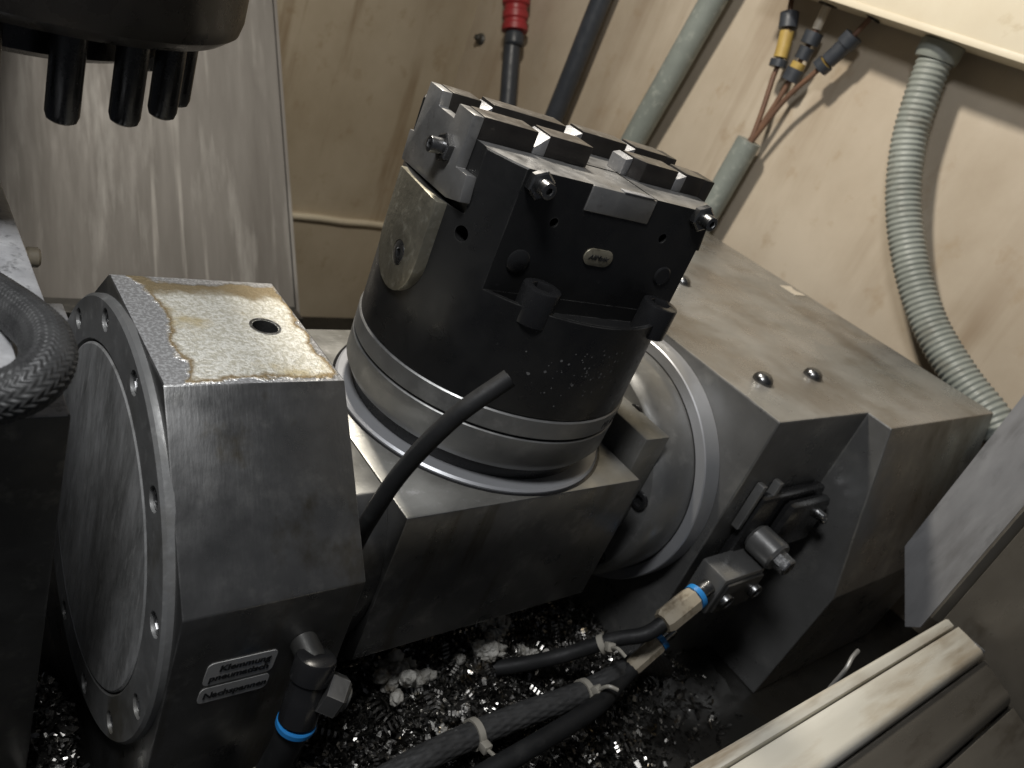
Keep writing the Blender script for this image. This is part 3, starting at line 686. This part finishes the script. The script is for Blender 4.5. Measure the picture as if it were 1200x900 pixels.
obj('cable', tube([(4.72, 6.10, -.52), (4.72, 5.984, -.768), (4.72, 5.824, -1.109), (4.72, 5.635, -1.610), (4.72, 5.55, -2.44)], .078, 20), BLUECABLE, rp)
rd = Vector((0, 6.276 - 6.097, -.134 + .481)).normalized()
obj('plug_body', lathe([(.095, 0), (.118, .01), (.118, .06), (.104, .075), (.104, .10), (.118, .115), (.118, .17), (.104, .185), (.104, .22), (.125, .24), (.125, .6)], 28, axisM((4.72, 6.097, -.481), rd)), RED, rp)
obj('gland', lathe([(.075, 0), (.088, .02), (.088, .09), (.078, .12)], 24, axisM(Vector((4.72, 6.097, -.481)) - rd * .1205, rd)), BLUECABLE, rp)
tag(obj('wall_stud', lathe([(.055, 0), (.055, .03), (.035, .04), (.03, .09), (.022, .10)], 12, axisM((4.90, 6.785, -.697), (-1, -.25, .1))), DARKSTEEL), 'small dark stud on the wall by the corner', 'stud')
# sheathed cable that splits into three tagged wires
sc = empty('sheathed_cable', (4.72, 3.34, -2.4), 'grey sheathed cable that splits into three tagged brown wires', 'cable')
obj('sheath', tube([(4.72, 3.274, -.406), (4.72, 3.289, -.626), (4.72, 3.307, -.889), (4.72, 3.340, -1.311), (4.72, 3.37, -2.0), (4.72, 3.38, -2.44)], .085, 24), GREYPIPE, sc)
W1 = [(4.74, 3.50, .515), (4.74, 3.490, .46), (4.74, 3.404, .270), (4.74, 3.358, .091), (4.74, 3.345, -.002), (4.735, 3.300, -.206), (4.725, 3.262, -.42)]
W2 = [(4.76, 3.235, .515), (4.76, 3.233, .46), (4.76, 3.227, .261), (4.76, 3.232, .024), (4.755, 3.255, -.215), (4.735, 3.285, -.42)]
W3 = [(4.70, 2.88, .515), (4.70, 2.895, .47), (4.70, 2.963, .292), (4.70, 3.049, .124), (4.705, 3.163, -.095), (4.715, 3.255, -.42)]
for Wp, m, mt, t0, t1, ty in ((W1, BROWNWIRE, 0, .24, .54, (.33, .47)), (W2, BROWNWIRE, 1, .34, .60, (.50, .58)), (W3, BROWNWIRE, 2, .30, .58, (.52, .56))):
    wr = obj('wire', tube(Wp, .017, 12, smooth_n=12), m, sc)
    c = spline(Wp, 12); n = len(c) - 1
    f = lambda t: c[int(t * n)]
    def seg(name, a, bb, r, mm): obj(name, tube([f(a), f((a + bb) / 2), f(bb)], r, 14, smooth_n=4), mm, wr)
    seg('connector_sleeve', t0, t0 + .07, .060, BLUECABLE); seg('connector_sleeve', t1 - .06, t1, .058, BLUECABLE)
    seg('marker_sleeve', ty[0], ty[1], .046, YELLOW)
    if mt: seg('connector_body', t0 + .08, ty[0] - .01, .050, BLUECABLE)
    seg('gland', 0.0, .09, .062, BLACKG)
    if mt == 1: seg('pale_sheath', .12, .33, .030, WHITEWIRE)
def corr(s, a): return 1 + .045 * math.sin(s * 2 * PI / .032)
chz = empty('corrugated_hose', (4.62, .985, -1.2), 'grey green corrugated hose curving down from the cream box', 'hose')
obj('hose', tube([(4.72, 2.40, .515), (4.715, 2.396, .44), (4.70, 2.348, .235), (4.69, 2.258, -.035), (4.68, 2.089, -.332), (4.67, 1.855, -.600), (4.65, 1.570, -.829), (4.63, 1.262, -.985), (4.62, .985, -1.09), (4.60, .76, -1.24), (4.60, .62, -1.5)], .094, 28, rf=corr, smooth_n=20, step=.0054), CORR, chz, sharp=1.2)
obj('collar', lathe([(.112, 0), (.12, .02), (.12, .09), (.11, .10)], 28, axisM((4.715, 2.392, .403), (0, .06, 1))), CORR, chz)

# ================================================================== fittings, hoses and chips below
eb = empty('hose_fitting', (.84, 1.02, -1.7), 'black push in fitting with hex nut and blue release ring on the bearing block front', 'fitting')
ea = Vector((.838, 1.018, -1.500)); ed = (Vector((.808, .970, -1.667)) - ea).normalized()
obj('barrel', lathe([(.036, 0), (.047, .006), (.050, .014), (.050, .062), (.044, .068), (.044, .104), (.047, .110), (.047, (Vector((.808, .970, -1.667)) - ea).length)], 32, axisM(ea, ed)), BLACKG, eb)
obj('inlet', lathe([(.034, 0), (.034, .07)], 24, axisM((.836, 1.084, -1.53), (0, -1, 0))), DARKSTEEL, eb)
hx = axisM(ea + ed * .085 + Vector((.030, -.022, 0)), (.80, -.55, -.25)) @ Matrix.Rotation(.35, 4, 'Z')
b = hex_nut(.052, .052); bmesh.ops.transform(b, matrix=hx, verts=b.verts[:]); obj('hex_nut', b, BLOCK, eb)
b = lathe([(.030, .0525), (.030, .062), (.024, .066)], 20, hx); obj('nut_collar', b, DARKSTEEL, eb)
obj('release_ring', lathe([(.046, 0), (.049, .004), (.049, .016), (.045, .020)], 32, axisM((.808, .9695, -1.667), (-.12, -.05, -1))), BLUE, eb)
tag(obj('air_line', tube([(.804, .968, -1.690), (.797, .97, -1.78), (.79, .99, -1.95), (.77, 1.0, -2.12), (.80,   .98, -2.30), (1.0, .95, -2.40)], .038, 20), RUBBER), 'black air line dropping from the push in fitting', 'hose')
def braid2(s, a):
    x = math.sin(12 * a + 80 * s); y = math.sin(12 * a - 80 * s); return 1 + .04 * max(x, y)
tag(obj('braided_line', tube([(.95, 1.0, -2.20), (1.15, .975, -2.17), (1.33, .98, -2.14), (1.50, .985, -2.13), (1.74, .976, -2.11), (2.01, .956, -2.09), (2.178, .955, -2.06), (2.42, 1.0, -2.12), (2.7, 1.02, -2.3)], .042, 72, rf=braid2, smooth_n=14, step=.006), BRAID, sharp=3), 'dark braided line lying over the metal chips', 'hose')
for i, (pp, lab) in enumerate((([(1.2, .86, -2.16), (1.42, .84, -2.10), (1.714, .848, -2.06), (1.99, .875, -2.05), (2.17, .93, -2.06), (2.25, .95, -2.04)], 'black cable running from the lower ivory plug across the chips'),
        ([(1.50, 1.35, -2.30), (1.70, 1.22, -2.16), (1.85, 1.15, -2.10), (2.00, 1.10, -2.05), (2.13, 1.02, -1.92), (2.21, .96, -1.85), (2.275, .95, -1.80)], 'black cable leading into the upper ivory plug'))):
    tag(obj('plug_cable', tube(pp, .034 if i == 0 else .028, 18), RUBBER), lab, 'cable')
def tie(p, d, r, lab, tail):
    e = empty('cable_tie', p, lab, 'cable tie', 'white cable ties on the hoses')
    obj('band', ringlathe([(r, -.012), (r + .008, -.012), (r + .008, .012), (r, .012)], 28, axisM(p, d)), TIE, e)
    q = Vector(p) + Vector(tail) * (r + .012)
    b = box(-.016, .016, -.016, .016, -.012, .022, .004); bmesh.ops.transform(b, matrix=axisM(q, tail), verts=b.verts[:]); obj('head', b, TIE, e)
    q2 = q + Vector(tail) * .02
    obj('tail', tube([q2, q2 + Vector(tail) * .04 + Vector((0, 0, .006)), q2 + Vector(tail) * .075 + Vector((.02, -.01, -.02))], .007, 8, smooth_n=6), TIE, e)
tie((2.02, .952, -2.088), (1, -.05, .05), .044, 'white cable tie on the braided line under the yoke', Vector((.1, -.5, .85)).normalized())
tie((1.55, .985, -2.126), (1, 0, .05), .044, 'white cable tie on the braided line over the chips', Vector((.0, -.95, .2)).normalized())
tie((.786, .994, -1.96), (-.10, .1, -1), .040, 'white cable tie round the air line below the push in fitting', Vector((.9, -.2, .35)).normalized())
tie((2.11, 1.03, -1.945), (.5, -.35, .75), .030, 'white cable tie round the cable of the upper ivory plug', Vector((-.3, -.7, .6)).normalized())
# chip heap
def heap(x, y):
    h = -2.40 + .30 * math.exp(-((x - 1.65) / .8) ** 2 - ((y - 1.35) / .42) ** 2) + .05 * noise.noise((x * 3, y * 3, 0))
    if x < .55: h = -2.42 + .32 * math.exp(-((x - .40) / .12) ** 2 - ((y - 1.45) / .30) ** 2)
    return h
b = bmesh.new()
def flake(x, y, z, s):
    M = Matrix.Translation((x, y, z)) @ Matrix.Rotation(random.uniform(0, 2 * PI), 4, 'Z') @ Matrix.Rotation(random.gauss(0, .7), 4, 'X') @ Matrix.Rotation(random.gauss(0, .7), 4, 'Y')
    w = s * random.uniform(.25, .5); c = s * random.uniform(-.5, .5)
    pr = []
    for t in (-1, 0, 1):
        pr.append([b.verts.new(M @ Vector((t * s, sg * w * (1 - .35 * abs(t)), c * t * t))) for sg in (-1, 1)])
    for i in range(2): b.faces.new((pr[i][0], pr[i + 1][0], pr[i + 1][1], pr[i][1]))
for k in range(36000):
    if k % 9 == 0: x, y = random.uniform(.20, .47), random.uniform(.75, 1.75)
    else: x, y = random.gauss(1.65, .50), random.gauss(1.2, .28)
    if x > .47 and (x < .97 or x > 3.0): continue
    z = heap(x, y)
    flake(x, y, z + random.uniform(-.02, .03), random.choice((.006, .008, .010, .012, .016, .022)) * random.uniform(.7, 1.3))
for k in range(620):                                   # curled strings
    x, y = random.gauss(1.7, .42), random.gauss(1.22, .2); z = heap(x, y) + .015; r = random.uniform(.007, .030); n = random.uniform(1.5, 5)
    d = Vector((random.gauss(0, 1), random.gauss(0, 1), random.gauss(0, .4))).normalized(); M = axisM((x, y, z), d); pit = random.uniform(.010, .024)
    if x < 1.0: continue
    prev = None
    for i in range(int(n * 10)):
        a = i / 10 * 2 * PI; q = [M @ Vector((r * math.cos(a), r * math.sin(a), i / 10 * pit)), M @ Vector((r * math.cos(a), r * math.sin(a), i / 10 * pit + .0045 + r * .12))]
        cur = [b.verts.new(v) for v in q]
        if prev: b.faces.new((prev[0], cur[0], cur[1], prev[1]))
        prev = cur
tag(obj('metal_chips', b, CHIP, base=(1.65, 1.2, -2.45), smooth=False), 'loose bright metal chips heaped under the yoke', 'chips', kind='stuff')
b = bmesh.new(); g = []
for i in range(61):
    row = []
    for k in range(41):
        x = .15 + 2.95 * i / 60; y = .5 + 1.6 * k / 40; row.append(b.verts.new((x, y, heap(x, y) - .012 + .012 * noise.noise((x * 25, y * 25, 3)))))
    g.append(row)
for i in range(60):
    for k in range(40): b.faces.new((g[i][k], g[i + 1][k], g[i + 1][k + 1], g[i][k + 1]))
tag(obj('chip_sludge', b, BED, base=(1.65, 1.2, -2.45)), 'dark oily sludge beneath the loose chips', 'sludge', kind='stuff')
CL = [(1.41, 1.27, .085, 'long yellowish clump of swarf wool beside the coolant tube foot'), (1.81, 1.31, .075, 'upper white clump of swarf wool under the yoke'), (1.74, 1.24, .060, 'lower white clump of swarf wool under the yoke'), (1.95, 1.20, .050, 'white clump of swarf wool behind the plug cable'), (1.48, 1.06, .040, 'small pale clump of swarf wool touching the braided line')]
for i, (x, y, r, lab) in enumerate(CL):
    b = bmesh.new()
    rnd = random.Random(i)
    for k in range(30):
        o_ = Vector((rnd.gauss(0, r * .50), rnd.gauss(0, r * .36), abs(rnd.gauss(0, r * .28)) - r * .2)); rr = r * rnd.uniform(.14, .36)
        bmesh.ops.create_icosphere(b, subdivisions=4, radius=rr, matrix=Matrix.Translation(Vector((x, y, heap(x, y) + r * .5)) + o_))
    for v in b.verts:
        n_ = noise.noise(v.co * 22) * .018 + noise.noise(v.co * 80) * .011
        v.co += (v.co - Vector((x, y, heap(x, y) + r * .4))).normalized() * n_
    tag(obj('swarf_wool', b, FLUFF), lab, 'swarf', 'clumps of pale swarf wool in the chips')
